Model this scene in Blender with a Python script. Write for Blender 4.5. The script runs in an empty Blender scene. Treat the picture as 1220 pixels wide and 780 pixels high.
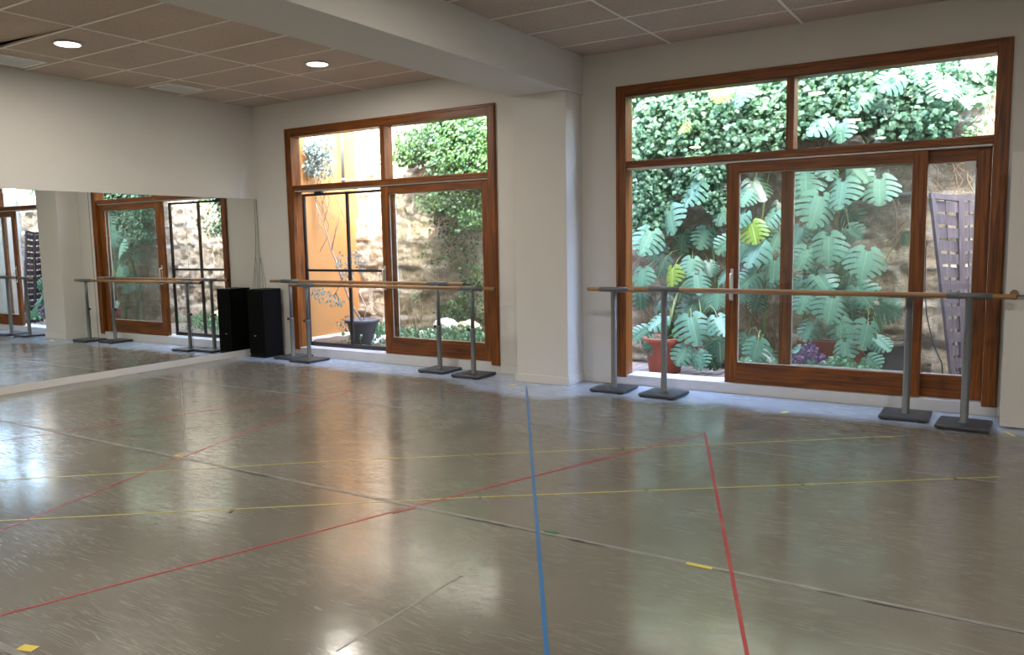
import bpy, bmesh, math, random
from mathutils import Vector, Matrix, noise
random.seed(7)
S = bpy.context.scene
C = S.collection
PI = math.pi

# ------------------------------------------------------------------ camera
CAM = Vector((8.7113, -7.4004, 1.4808)); YAW, PIT, ROL, F = 0.5611, -0.1092, -0.0178, 947.1445
fw = Vector((-math.sin(YAW)*math.cos(PIT), math.cos(YAW)*math.cos(PIT), math.sin(PIT)))
r0 = Vector((math.cos(YAW), math.sin(YAW), 0)); u0 = r0.cross(fw)
rt = r0*math.cos(ROL) + u0*math.sin(ROL); up = -r0*math.sin(ROL) + u0*math.cos(ROL)
cd = bpy.data.cameras.new('camera'); cam = bpy.data.objects.new('camera', cd); C.objects.link(cam)
cd.sensor_fit = 'HORIZONTAL'; cd.sensor_width = 36; cd.lens = F/1220*36; cd.clip_start = .05; cd.clip_end = 200
m = Matrix((rt, up, -fw)).transposed().to_4x4(); m.translation = CAM; cam.matrix_world = m
S.camera = cam
def at(u, v, Y):
    """photo position -> point on the vertical plane at depth Y"""
    w = fw*F + rt*(u-610) - up*(v-390)
    return CAM + w*((Y-CAM.y)/w.y)

# ------------------------------------------------------------------ light
W = bpy.data.worlds.new('sky'); S.world = W; W.use_nodes = True
nt = W.node_tree; nt.nodes.clear()
sk = nt.nodes.new('ShaderNodeTexSky'); sk.sky_type = 'NISHITA'; sk.sun_disc = False
sk.sun_elevation = math.radians(56); sk.sun_rotation = math.radians(150); sk.dust_density = 2.0
bg = nt.nodes.new('ShaderNodeBackground'); bg.inputs[1].default_value = 8.0
wo = nt.nodes.new('ShaderNodeOutputWorld')
nt.links.new(sk.outputs[0], bg.inputs[0]); nt.links.new(bg.outputs[0], wo.inputs[0])
sd = bpy.data.lights.new('sun', 'SUN'); sd.energy = 17.0; sd.angle = math.radians(.6); sd.color = (1, .93, .82)
sun = bpy.data.objects.new('sun', sd); C.objects.link(sun)
sun.rotation_euler = Vector((.50, -.95, 1.25)).to_track_quat('Z', 'Y').to_euler()
DOWNLIGHT_W = 28
S.view_settings.view_transform = 'Standard'; S.view_settings.look = 'None'
S.view_settings.gamma = 1; S.view_settings.use_curve_mapping = False
S.view_settings.exposure = 0.08

# ------------------------------------------------------------------ helpers
def tag(o, label=None, cat=None, group=None, kind=None):
    if label: o['label'] = label
    if cat: o['category'] = cat
    if group: o['group'] = group
    if kind: o['kind'] = kind
    return o
def empty(name, loc=(0,0,0), rz=0):
    o = bpy.data.objects.new(name, None); C.objects.link(o); o.empty_display_size = .05
    o.location = loc; o.rotation_euler = (0, 0, rz); return o
def obj(name, bm, mat, parent=None, smooth=False):
    me = bpy.data.meshes.new(name); bmesh.ops.recalc_face_normals(bm, faces=bm.faces)
    bm.to_mesh(me); bm.free()
    for mt in (mat if isinstance(mat, (list, tuple)) else [mat]): me.materials.append(mt)
    if smooth:
        for p in me.polygons: p.use_smooth = True
    o = bpy.data.objects.new(name, me); C.objects.link(o)
    if parent: o.parent = parent
    return o
def NB(): return bmesh.new()
def box(bm, x0, x1, y0, y1, z0, z1, bev=0):
    b = bmesh.new()
    bmesh.ops.create_cube(b, size=1)
    for v in b.verts: v.co = Vector(((x0+x1)/2+v.co.x*(x1-x0), (y0+y1)/2+v.co.y*(y1-y0), (z0+z1)/2+v.co.z*(z1-z0)))
    if bev: bmesh.ops.bevel(b, geom=b.edges[:], offset=bev, segments=2, affect='EDGES', profile=.6)
    merge(bm, b); return bm
def merge(bm, b, mtx=None, mi=None):
    if mtx: bmesh.ops.transform(b, matrix=mtx, verts=b.verts)
    if mi is not None:
        for f in b.faces: f.material_index = mi
    me = bpy.data.meshes.new('tmp'); b.to_mesh(me); b.free(); bm.from_mesh(me); bpy.data.meshes.remove(me)
def tube(bm, pts, r, n=8, caps=True):
    pts = [Vector(p) for p in pts]; rs = r if isinstance(r, (list, tuple)) else [r]*len(pts)
    rings = []; ref = None
    for i, p in enumerate(pts):
        d = (pts[min(i+1, len(pts)-1)] - pts[max(i-1, 0)]).normalized()
        if ref is None: ref = Vector((0,0,1)) if abs(d.z) < .9 else Vector((1,0,0))
        a = d.cross(ref).normalized(); b = a.cross(d).normalized(); ref = b
        rings.append([bm.verts.new(p + (a*math.cos(2*PI*k/n) + b*math.sin(2*PI*k/n))*rs[i]) for k in range(n)])
    for A, B in zip(rings, rings[1:]):
        for k in range(n): bm.faces.new((A[k], A[(k+1)%n], B[(k+1)%n], B[k])).smooth = True
    if caps: bm.faces.new(rings[0][::-1]); bm.faces.new(rings[-1])
    return bm
def lathe(bm, prof, n=24, c=(0,0)):
    rings = []
    for r, z in prof: rings.append([bm.verts.new((c[0]+r*math.cos(2*PI*k/n), c[1]+r*math.sin(2*PI*k/n), z)) for k in range(n)])
    for A, B in zip(rings, rings[1:]):
        for k in range(n): bm.faces.new((A[k], A[(k+1)%n], B[(k+1)%n], B[k])).smooth = True
    bm.faces.new(rings[0][::-1]); bm.faces.new(rings[-1]); return bm

# ------------------------------------------------------------------ materials
def mat(name):
    m = bpy.data.materials.new(name); m.use_nodes = True
    return m, m.node_tree, m.node_tree.nodes['Principled BSDF']
def N(nt, t, **kw):
    n = nt.nodes.new(t)
    for k, v in kw.items():
        if hasattr(n, k): setattr(n, k, v)
        else: n.inputs[k.replace('_', ' ')].default_value = v
    return n
def simple(name, col, rough=.5, metal=0, var=.06, scale=20, bump=0, spec=.5):
    m, nt, b = mat(name)
    tc = N(nt, 'ShaderNodeTexCoord'); nz = N(nt, 'ShaderNodeTexNoise', Scale=scale, Detail=4.0)
    nt.links.new(tc.outputs['Object'], nz.inputs['Vector'])
    mx = N(nt, 'ShaderNodeMix', data_type='RGBA')
    mx.inputs[6].default_value = (*[c*(1-var) for c in col], 1); mx.inputs[7].default_value = (*[min(1, c*(1+var)) for c in col], 1)
    nt.links.new(nz.outputs[0], mx.inputs[0]); nt.links.new(mx.outputs[2], b.inputs['Base Color'])
    b.inputs['Roughness'].default_value = rough; b.inputs['Metallic'].default_value = metal
    b.inputs['Specular IOR Level'].default_value = spec
    if bump:
        bp = N(nt, 'ShaderNodeBump', Strength=bump, Distance=.01); nt.links.new(nz.outputs[0], bp.inputs['Height']); nt.links.new(bp.outputs[0], b.inputs['Normal'])
    return m
def wood(name, axis, dark, light, rough=.46, scale=1.0):
    m, nt, b = mat(name)
    tc = N(nt, 'ShaderNodeTexCoord'); mp = N(nt, 'ShaderNodeMapping')
    sc = [30*scale]*3; sc[axis] = 1.6*scale; mp.inputs['Scale'].default_value = sc
    nt.links.new(tc.outputs['Object'], mp.inputs[0])
    nz = N(nt, 'ShaderNodeTexNoise', Scale=1.0, Detail=6.0, Distortion=1.2); nt.links.new(mp.outputs[0], nz.inputs['Vector'])
    n2 = N(nt, 'ShaderNodeTexNoise', Scale=1.7, Detail=2.0); nt.links.new(tc.outputs['Object'], n2.inputs['Vector'])
    mp3 = N(nt, 'ShaderNodeMapping'); s3 = [9]*3; s3[axis] = 4; mp3.inputs['Scale'].default_value = s3
    nt.links.new(tc.outputs['Object'], mp3.inputs[0])
    vo = N(nt, 'ShaderNodeTexVoronoi', Scale=.55); nt.links.new(mp3.outputs[0], vo.inputs['Vector'])   # knots
    kr = N(nt, 'ShaderNodeValToRGB'); kr.color_ramp.elements[0].position = .04; kr.color_ramp.elements[1].position = .09
    nt.links.new(vo.outputs['Distance'], kr.inputs[0])
    cr = N(nt, 'ShaderNodeValToRGB'); cr.color_ramp.elements[0].position = .32; cr.color_ramp.elements[1].position = .68
    cr.color_ramp.elements[0].color = (*dark, 1); cr.color_ramp.elements[1].color = (*light, 1)
    nt.links.new(nz.outputs[0], cr.inputs[0])
    mu = N(nt, 'ShaderNodeMix', data_type='RGBA', blend_type='MULTIPLY'); mu.inputs[0].default_value = .45
    nt.links.new(cr.outputs[0], mu.inputs[6]); nt.links.new(n2.outputs[0], mu.inputs[7])
    m2 = N(nt, 'ShaderNodeMix', data_type='RGBA', blend_type='MULTIPLY'); m2.inputs[0].default_value = .6
    nt.links.new(mu.outputs[2], m2.inputs[6]); nt.links.new(kr.outputs[0], m2.inputs[7])
    nt.links.new(m2.outputs[2], b.inputs['Base Color']); b.inputs['Roughness'].default_value = rough
    bp = N(nt, 'ShaderNodeBump', Strength=.15, Distance=.003); nt.links.new(nz.outputs[0], bp.inputs['Height']); nt.links.new(bp.outputs[0], b.inputs['Normal'])
    return m
PD, PL = (.10, .024, .002), (.37, .108, .007)
M_woodV = wood('varnished_pine_vertical', 2, PD, PL)
M_woodH = wood('varnished_pine_horizontal', 0, PD, PL)
M_rail = wood('beech_rail', 0, (.36, .19, .075), (.55, .31, .13), .32)
M_deck = wood('weathered_deck', 1, (.34, .29, .265), (.50, .44, .41), .7)
M_lattice = wood('faded_purple_brown_wood', 2, (.07, .05, .055), (.15, .112, .118), .75)
M_wall = simple('white_plaster', (.66, .64, .60), .75, var=.035, scale=3, bump=.08)
M_base = simple('white_skirting', (.68, .66, .63), .4, var=.03, scale=6)
M_sill = simple('pale_stone_sill', (.62, .62, .62), .35, var=.06, scale=14)
M_grid = simple('ceiling_grid_white', (.86, .82, .74), .5)
M_grey = simple('grey_painted_steel', (.13, .14, .145), .45, .2, scale=40)
M_plate = simple('dark_grey_steel', (.06, .066, .075), .42, .3, scale=40)
M_black = simple('black_rubber', (.012, .012, .013), .5)
M_spk = simple('black_vinyl', (.004, .004, .005), .5, spec=.15, var=.2, scale=60)
M_cloth = simple('black_grille_cloth', (.003, .003, .003), .9, spec=.1, var=.3, scale=300)
M_bframe = simple('black_painted_metal', (.02, .016, .015), .45)
M_chrome = simple('brushed_metal', (.72, .70, .68), .3, .6)
M_plastic = simple('white_plastic', (.75, .75, .72), .4)
M_terra = simple('terracotta', (.30, .075, .04), .75, var=.2, scale=9, bump=.2)
M_pot = simple('grey_plastic_pot', (.085, .08, .085), .6, var=.15, scale=8)
M_dkpot = simple('dark_planter', (.03, .033, .033), .6, var=.2, scale=8)
M_soil = simple('garden_soil', (.10, .075, .05), .95, var=.5, scale=25, bump=.8)
M_stem = simple('dry_stem', (.22, .15, .09), .8, var=.3, scale=15)
M_gstem = simple('green_stem', (.14, .2, .07), .6, var=.2, scale=15)
M_bark = simple('pinkish_bark', (.34, .24, .19), .8, var=.25, scale=20)
M_rock = simple('white_limestone_rock', (.72, .70, .66), .85, var=.25, scale=7, bump=.8)
M_void = simple('dark_plenum', (.01, .01, .01), .9)
M_yplaster = simple('ochre_plaster', (.36, .17, .05), .85, var=.14, scale=3.5, bump=.1)
M_ext = simple('building_render', (.6, .55, .48), .9, var=.08, scale=4)

def tape_mat(name, col, wear=.5):
    m, nt, b = mat(name)
    tc = N(nt, 'ShaderNodeTexCoord'); nz = N(nt, 'ShaderNodeTexNoise', Scale=9.0, Detail=8.0, Roughness=.75)
    nt.links.new(tc.outputs['Object'], nz.inputs['Vector'])
    cr = N(nt, 'ShaderNodeValToRGB'); cr.color_ramp.elements[0].position = wear; cr.color_ramp.elements[1].position = wear+.1
    cr.color_ramp.elements[0].color = (*col, 1); cr.color_ramp.elements[1].color = (*[c*.5+.16 for c in col], 1)
    nt.links.new(nz.outputs[0], cr.inputs[0]); nt.links.new(cr.outputs[0], b.inputs['Base Color']); b.inputs['Roughness'].default_value = .35
    return m
T_red = tape_mat('red_tape', (.34, .012, .022), .58)
T_blue = tape_mat('blue_tape', (.02, .14, .36), .62)
T_yel = tape_mat('yellow_tape', (.52, .47, .10), .55)
T_yel2 = tape_mat('bright_yellow_tape', (.70, .55, .06), .7)
T_lime = tape_mat('lime_tape', (.55, .75, .12), .7)
T_dark = tape_mat('black_mark_tape', (.02, .02, .02), .8)
T_seam = tape_mat('clear_vinyl_tape', (.21, .205, .185), .5)
T_faint = tape_mat('worn_grey_tape', (.09, .09, .085), .5)

# vinyl dance floor
M_floor, nt, b = mat('grey_vinyl_dance_floor')
tc = N(nt, 'ShaderNodeTexCoord')
big = N(nt, 'ShaderNodeTexNoise', Scale=.9, Detail=5.0, Roughness=.6); nt.links.new(tc.outputs['Object'], big.inputs['Vector'])
fine = N(nt, 'ShaderNodeTexNoise', Scale=90.0, Detail=3.0); nt.links.new(tc.outputs['Object'], fine.inputs['Vector'])
cr = N(nt, 'ShaderNodeValToRGB'); cr.color_ramp.elements[0].color = (.150, .140, .115, 1); cr.color_ramp.elements[1].color = (.215, .203, .170, 1)
cr.color_ramp.elements[0].position = .3; cr.color_ramp.elements[1].position = .75
nt.links.new(big.outputs[0], cr.inputs[0])
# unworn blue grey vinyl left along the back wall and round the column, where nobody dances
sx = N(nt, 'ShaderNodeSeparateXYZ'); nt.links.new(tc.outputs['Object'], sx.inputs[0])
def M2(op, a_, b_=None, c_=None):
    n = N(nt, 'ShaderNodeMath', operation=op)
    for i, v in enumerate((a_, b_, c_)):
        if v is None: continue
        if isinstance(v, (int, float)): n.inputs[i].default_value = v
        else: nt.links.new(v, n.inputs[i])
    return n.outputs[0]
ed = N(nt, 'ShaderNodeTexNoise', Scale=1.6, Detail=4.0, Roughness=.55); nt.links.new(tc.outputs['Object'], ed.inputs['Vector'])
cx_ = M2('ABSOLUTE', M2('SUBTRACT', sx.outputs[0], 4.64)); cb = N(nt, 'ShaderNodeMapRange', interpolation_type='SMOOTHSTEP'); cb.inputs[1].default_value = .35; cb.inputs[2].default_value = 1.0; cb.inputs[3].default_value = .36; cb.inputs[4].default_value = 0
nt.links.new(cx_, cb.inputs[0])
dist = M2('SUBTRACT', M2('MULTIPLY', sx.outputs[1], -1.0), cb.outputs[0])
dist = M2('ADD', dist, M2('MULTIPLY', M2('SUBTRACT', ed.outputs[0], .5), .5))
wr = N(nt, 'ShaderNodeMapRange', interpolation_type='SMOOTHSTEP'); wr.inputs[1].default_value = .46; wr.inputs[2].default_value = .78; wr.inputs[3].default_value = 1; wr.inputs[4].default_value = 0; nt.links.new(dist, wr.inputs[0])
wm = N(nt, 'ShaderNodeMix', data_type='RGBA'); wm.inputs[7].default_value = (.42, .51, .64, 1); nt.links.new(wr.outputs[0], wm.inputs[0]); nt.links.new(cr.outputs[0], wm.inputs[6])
fx = N(nt, 'ShaderNodeMix', data_type='RGBA', blend_type='MULTIPLY'); fx.inputs[0].default_value = .25
nt.links.new(wm.outputs[2], fx.inputs[6]); nt.links.new(fine.outputs[0], fx.inputs[7])
def scratches(rot, sx, sy, thr, seed):
    """sparse curved hairlines: the zero crossing of a stretched noise, broken up by a second one"""
    n0 = N(nt, 'ShaderNodeTexNoise', Scale=1.1+.2*seed, Detail=2.0); nt.links.new(tc.outputs['Object'], n0.inputs['Vector'])
    ad = N(nt, 'ShaderNodeMix', data_type='RGBA', blend_type='LINEAR_LIGHT'); ad.inputs[0].default_value = .10
    nt.links.new(tc.outputs['Object'], ad.inputs[6]); nt.links.new(n0.outputs[1], ad.inputs[7])
    mp = N(nt, 'ShaderNodeMapping'); mp.inputs['Rotation'].default_value = (0, 0, rot); mp.inputs['Scale'].default_value = (sx, sy, 1); mp.inputs['Location'].default_value = (seed*3.7, seed*1.9, 0)
    nt.links.new(ad.outputs[2], mp.inputs[0])
    v = N(nt, 'ShaderNodeTexNoise', Scale=1.0, Detail=0.0); nt.links.new(mp.outputs[0], v.inputs['Vector'])
    d_ = N(nt, 'ShaderNodeMath', operation='SUBTRACT'); d_.inputs[1].default_value = .66; nt.links.new(v.outputs[0], d_.inputs[0])
    lt = N(nt, 'ShaderNodeMapRange'); lt.inputs[1].default_value = 0; lt.inputs[2].default_value = thr; lt.inputs[3].default_value = 0; lt.inputs[4].default_value = 1
    nt.links.new(d_.outputs[0], lt.inputs[0])
    n3 = N(nt, 'ShaderNodeTexNoise', Scale=1.1+.3*seed, Detail=3.0); nt.links.new(tc.outputs['Object'], n3.inputs['Vector'])
    r3 = N(nt, 'ShaderNodeMapRange'); r3.inputs[1].default_value = .42; r3.inputs[2].default_value = .58
    nt.links.new(n3.outputs[0], r3.inputs[0])
    mm = N(nt, 'ShaderNodeMath', operation='MULTIPLY'); nt.links.new(lt.outputs[0], mm.inputs[0]); nt.links.new(r3.outputs[0], mm.inputs[1])
    return mm
ss = [scratches(.5, 5.0, 210, .05, 0), scratches(1.9, 6.0, 230, .05, 1), scratches(2.7, 4.5, 200, .05, 2), scratches(1.2, 8.0, 220, .05, 3), scratches(-.3, 7, 240, .05, 4)]
a = ss[0]
for s_ in ss[1:]:
    q = N(nt, 'ShaderNodeMath', operation='MAXIMUM'); nt.links.new(a.outputs[0], q.inputs[0]); nt.links.new(s_.outputs[0], q.inputs[1]); a = q
sc = N(nt, 'ShaderNodeMix', data_type='RGBA'); sc.inputs[7].default_value = (.30, .29, .26, 1)
sm = N(nt, 'ShaderNodeMath', operation='MULTIPLY'); sm.inputs[1].default_value = .09; nt.links.new(a.outputs[0], sm.inputs[0])
nt.links.new(sm.outputs[0], sc.inputs[0]); nt.links.new(fx.outputs[2], sc.inputs[6]); nt.links.new(sc.outputs[2], b.inputs['Base Color'])
rr = N(nt, 'ShaderNodeMapRange'); rr.inputs[3].default_value = .10; rr.inputs[4].default_value = .19; nt.links.new(big.outputs[0], rr.inputs[0])
ra = N(nt, 'ShaderNodeMath', operation='MULTIPLY_ADD'); ra.inputs[1].default_value = .15; nt.links.new(a.outputs[0], ra.inputs[0]); nt.links.new(rr.outputs[0], ra.inputs[2])
nt.links.new(ra.outputs[0], b.inputs['Roughness']); b.inputs['Specular IOR Level'].default_value = .6
bn = N(nt, 'ShaderNodeTexNoise', Scale=5.0, Detail=6.0, Roughness=.6); nt.links.new(tc.outputs['Object'], bn.inputs['Vector'])
ba = N(nt, 'ShaderNodeMath', operation='MULTIPLY_ADD'); ba.inputs[1].default_value = .25; nt.links.new(a.outputs[0], ba.inputs[0]); nt.links.new(bn.outputs[0], ba.inputs[2])
bp = N(nt, 'ShaderNodeBump', Strength=.12, Distance=.01); nt.links.new(ba.outputs[0], bp.inputs['Height']); nt.links.new(bp.outputs[0], b.inputs['Normal'])

# wood-wool ceiling tile
M_tile, nt, b = mat('tan_wood_wool_tile')
tc = N(nt, 'ShaderNodeTexCoord')
n1 = N(nt, 'ShaderNodeTexNoise', Scale=70.0, Detail=5.0, Roughness=.8, Distortion=2.0); nt.links.new(tc.outputs['Object'], n1.inputs['Vector'])
n2 = N(nt, 'ShaderNodeTexNoise', Scale=1.2, Detail=3.0); nt.links.new(tc.outputs['Object'], n2.inputs['Vector'])
cr = N(nt, 'ShaderNodeValToRGB'); cr.color_ramp.elements[0].position = .35; cr.color_ramp.elements[1].position = .7
cr.color_ramp.elements[0].color = (.42, .32, .245, 1); cr.color_ramp.elements[1].color = (.84, .69, .57, 1)
nt.links.new(n1.outputs[0], cr.inputs[0])
mu = N(nt, 'ShaderNodeMix', data_type='RGBA', blend_type='MULTIPLY'); mu.inputs[0].default_value = .3
nt.links.new(cr.outputs[0], mu.inputs[6]); nt.links.new(n2.outputs[0], mu.inputs[7]); nt.links.new(mu.outputs[2], b.inputs['Base Color'])
b.inputs['Roughness'].default_value = .9
bp = N(nt, 'ShaderNodeBump', Strength=.5, Distance=.004); nt.links.new(n1.outputs[0], bp.inputs['Height']); nt.links.new(bp.outputs[0], b.inputs['Normal'])

# mirror and window glass
M_mirror, nt, b = mat('mirror_glass')
b.inputs['Base Color'].default_value = (.80, .83, .80, 1); b.inputs['Metallic'].default_value = 1; b.inputs['Roughness'].default_value = .004
M_medge = simple('mirror_edge', (.03, .04, .035), .3)
def glass(name, tint, dust):
    m, nt, b = mat(name); out = nt.nodes['Material Output']; nt.nodes.remove(b)
    lw = N(nt, 'ShaderNodeLayerWeight'); lw.inputs[0].default_value = .5
    pw = N(nt, 'ShaderNodeMath', operation='POWER'); pw.inputs[1].default_value = 5.0; nt.links.new(lw.outputs['Facing'], pw.inputs[0])
    fr = N(nt, 'ShaderNodeMath', operation='MULTIPLY_ADD'); fr.inputs[1].default_value = .95; fr.inputs[2].default_value = .04; nt.links.new(pw.outputs[0], fr.inputs[0])
    tr = N(nt, 'ShaderNodeBsdfTransparent'); gl = N(nt, 'ShaderNodeBsdfGlossy', Roughness=.01); mx = N(nt, 'ShaderNodeMixShader')
    tr.inputs[0].default_value = (*tint, 1); src = tr
    if dust:
        df = N(nt, 'ShaderNodeBsdfTranslucent'); df.inputs[0].default_value = (.8, .8, .75, 1)
        src = N(nt, 'ShaderNodeMixShader'); src.inputs[0].default_value = dust; nt.links.new(tr.outputs[0], src.inputs[1]); nt.links.new(df.outputs[0], src.inputs[2])
    nt.links.new(fr.outputs[0], mx.inputs[0]); nt.links.new(src.outputs[0], mx.inputs[1]); nt.links.new(gl.outputs[0], mx.inputs[2]); nt.links.new(mx.outputs[0], out.inputs[0])
    return m
M_glass = glass('window_glass', (.97, .985, .975), 0)
M_dglass = glass('dusty_window_glass', (.94, .955, .935), .004)

# foliage
def leafmat(name, c0, c1, rough=.5, trans=.25, vein=None):
    m, nt, b = mat(name); out = nt.nodes['Material Output']
    oi = N(nt, 'ShaderNodeObjectInfo'); tc = N(nt, 'ShaderNodeTexCoord'); at_ = N(nt, 'ShaderNodeAttribute', attribute_name='tint')
    nz = N(nt, 'ShaderNodeTexNoise', Scale=6.0, Detail=3.0); nt.links.new(tc.outputs['Object'], nz.inputs['Vector'])
    ad = N(nt, 'ShaderNodeMath', operation='ADD'); nt.links.new(oi.outputs['Random'], ad.inputs[0]); nt.links.new(at_.outputs['Fac'], ad.inputs[1])
    a2 = N(nt, 'ShaderNodeMath', operation='ADD'); nt.links.new(ad.outputs[0], a2.inputs[0]); nt.links.new(nz.outputs[0], a2.inputs[1])
    dv = N(nt, 'ShaderNodeMath', operation='FRACT'); nt.links.new(a2.outputs[0], dv.inputs[0])
    mx = N(nt, 'ShaderNodeMix', data_type='RGBA'); mx.inputs[6].default_value = (*c0, 1); mx.inputs[7].default_value = (*c1, 1)
    nt.links.new(dv.outputs[0], mx.inputs[0]); col = mx.outputs[2]
    if vein:
        sp = N(nt, 'ShaderNodeSeparateXYZ'); nt.links.new(tc.outputs['Object'], sp.inputs[0])
        ab = N(nt, 'ShaderNodeMath', operation='ABSOLUTE'); nt.links.new(sp.outputs[0], ab.inputs[0])
        mr = N(nt, 'ShaderNodeMapRange'); mr.inputs[1].default_value = .008; mr.inputs[2].default_value = .03; mr.inputs[3].default_value = .7; mr.inputs[4].default_value = 0
        nt.links.new(ab.outputs[0], mr.inputs[0])
        mv = N(nt, 'ShaderNodeMix', data_type='RGBA'); mv.inputs[7].default_value = (*vein, 1)
        nt.links.new(mr.outputs[0], mv.inputs[0]); nt.links.new(col, mv.inputs[6]); col = mv.outputs[2]
    nt.links.new(col, b.inputs['Base Color']); b.inputs['Roughness'].default_value = rough
    tl = N(nt, 'ShaderNodeBsdfTranslucent'); nt.links.new(col, tl.inputs[0])
    ms = N(nt, 'ShaderNodeMixShader'); ms.inputs[0].default_value = trans
    nt.links.new(b.outputs[0], ms.inputs[1]); nt.links.new(tl.outputs[0], ms.inputs[2]); nt.links.new(ms.outputs[0], out.inputs[0])
    return m
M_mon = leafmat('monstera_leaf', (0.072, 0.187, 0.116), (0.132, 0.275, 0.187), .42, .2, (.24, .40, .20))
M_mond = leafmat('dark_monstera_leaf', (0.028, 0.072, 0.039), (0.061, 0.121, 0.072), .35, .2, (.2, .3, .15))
M_mony = leafmat('young_monstera_leaf', (0.180, 0.312, 0.036), (0.270, 0.396, 0.072), .35, .35, (.6, .75, .3))
M_ivy = leafmat('ivy_leaf', (.03, .095, .04), (.15, .29, .15), .6, .3)
M_ivyd = leafmat('dark_ivy_leaf', (.008, .030, .008), (.06, .15, .028), .45, .3)
M_olive = leafmat('silvery_leaf', (0.204, 0.288, 0.252), (0.372, 0.444, 0.420), .6, .3)
M_grass = leafmat('fresh_ground_leaf', (0.072, 0.204, 0.084), (0.228, 0.372, 0.216), .5, .3)
M_purple = leafmat('purple_leaf', (0.150, 0.072, 0.168), (0.312, 0.216, 0.300), .5, .3)
M_yflower = simple('yellow_petal', (.85, .68, .02), .5)
M_dry = leafmat('dry_leaf', (0.228, 0.168, 0.096), (0.330, 0.252, 0.156), .7, .2)

# rough ashlar garden wall
M_stone, nt, b = mat('rough_sandstone_block')
tc = N(nt, 'ShaderNodeTexCoord'); at_ = N(nt, 'ShaderNodeAttribute', attribute_name='block')
n1 = N(nt, 'ShaderNodeTexNoise', Scale=4.0, Detail=8.0, Roughness=.7); nt.links.new(tc.outputs['Object'], n1.inputs['Vector'])
n2 = N(nt, 'ShaderNodeTexNoise', Scale=30.0, Detail=5.0, Roughness=.7); nt.links.new(tc.outputs['Object'], n2.inputs['Vector'])
cr = N(nt, 'ShaderNodeValToRGB'); e = cr.color_ramp.elements
e[0].position = .28; e[0].color = (.20, .155, .105, 1); e[1].position = .72; e[1].color = (.42, .36, .275, 1)
x = e.new(.5); x.color = (.32, .265, .19, 1)
nt.links.new(n1.outputs[0], cr.inputs[0])
mo = N(nt, 'ShaderNodeMix', data_type='RGBA'); mo.inputs[7].default_value = (.42, .39, .34, 1)
nt.links.new(at_.outputs['Fac'], mo.inputs[0]); nt.links.new(cr.outputs[0], mo.inputs[6])
mm = N(nt, 'ShaderNodeMix', data_type='RGBA', blend_type='MULTIPLY'); mm.inputs[0].default_value = .55
r2 = N(nt, 'ShaderNodeMapRange'); r2.inputs[1].default_value = .3; r2.inputs[2].default_value = .6; r2.inputs[3].default_value = .35
nt.links.new(n2.outputs[0], r2.inputs[0]); nt.links.new(mo.outputs[2], mm.inputs[6]); nt.links.new(r2.outputs[0], mm.inputs[7])
nt.links.new(mm.outputs[2], b.inputs['Base Color']); b.inputs['Roughness'].default_value = .95
bp = N(nt, 'ShaderNodeBump', Strength=.8, Distance=.02); nt.links.new(n2.outputs[0], bp.inputs['Height']); nt.links.new(bp.outputs[0], b.inputs['Normal'])

# ------------------------------------------------------------------ room shell
H = 3.303; XR, YB = 11.6, -10.6; WT = .16
def struct(name, bm, m, parent=None, smooth=False):
    o = obj(name, bm, m, parent, smooth)
    if not parent: o['kind'] = 'structure'
    return o
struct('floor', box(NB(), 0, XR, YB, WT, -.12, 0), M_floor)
W1 = (.626, 3.899, .085, 2.966); W2 = (5.328, 8.660, .075, 2.966)
bm = NB()
for x0, x1 in ((-.2, W1[0]), (W1[1], W2[0]), (W2[1], XR+.2)): box(bm, x0, x1, 0, WT, 0, 3.65)
for w in (W1, W2): box(bm, w[0], w[1], 0, WT, w[3], 3.65)
struct('wall_back', bm, M_wall)
struct('wall_left', box(NB(), -.2, 0, YB, 0, 0, H+.4), M_wall)
struct('wall_right', box(NB(), XR, XR+.2, YB, 0, 0, H+.4), M_wall)
struct('wall_front', box(NB(), -.2, XR+.2, YB-.2, YB, 0, H+.4), M_wall)
# beam and column
struct('trim_1', box(NB(), 4.335, 4.958, YB, -.0005, 2.933, H+.02, .006), M_wall)['label'] = 'white plastered beam running across the ceiling'
struct('trim_2', box(NB(), 4.335, 4.940, -.345, -.0005, 0, 2.9325, .006), M_wall)['label'] = 'white square column against the back wall'
bm = NB(); box(bm, 4.318, 4.956, -.362, -.001, 0, .085, .004); struct('baseboard_column', bm, M_base)
# baseboards
struct('baseboard_left', box(NB(), .0005, .018, YB, -.001, 0, .08, .003), M_base)
bm = NB()
for x0, x1 in ((.019, W1[0]-.001), (W1[1]+.001, 4.317), (4.957, W2[0]-.001), (W2[1]+.001, XR)): box(bm, x0, x1, -.012, -.0005, 0, .078, .003)
struct('baseboard_back', bm, M_base)
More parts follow.
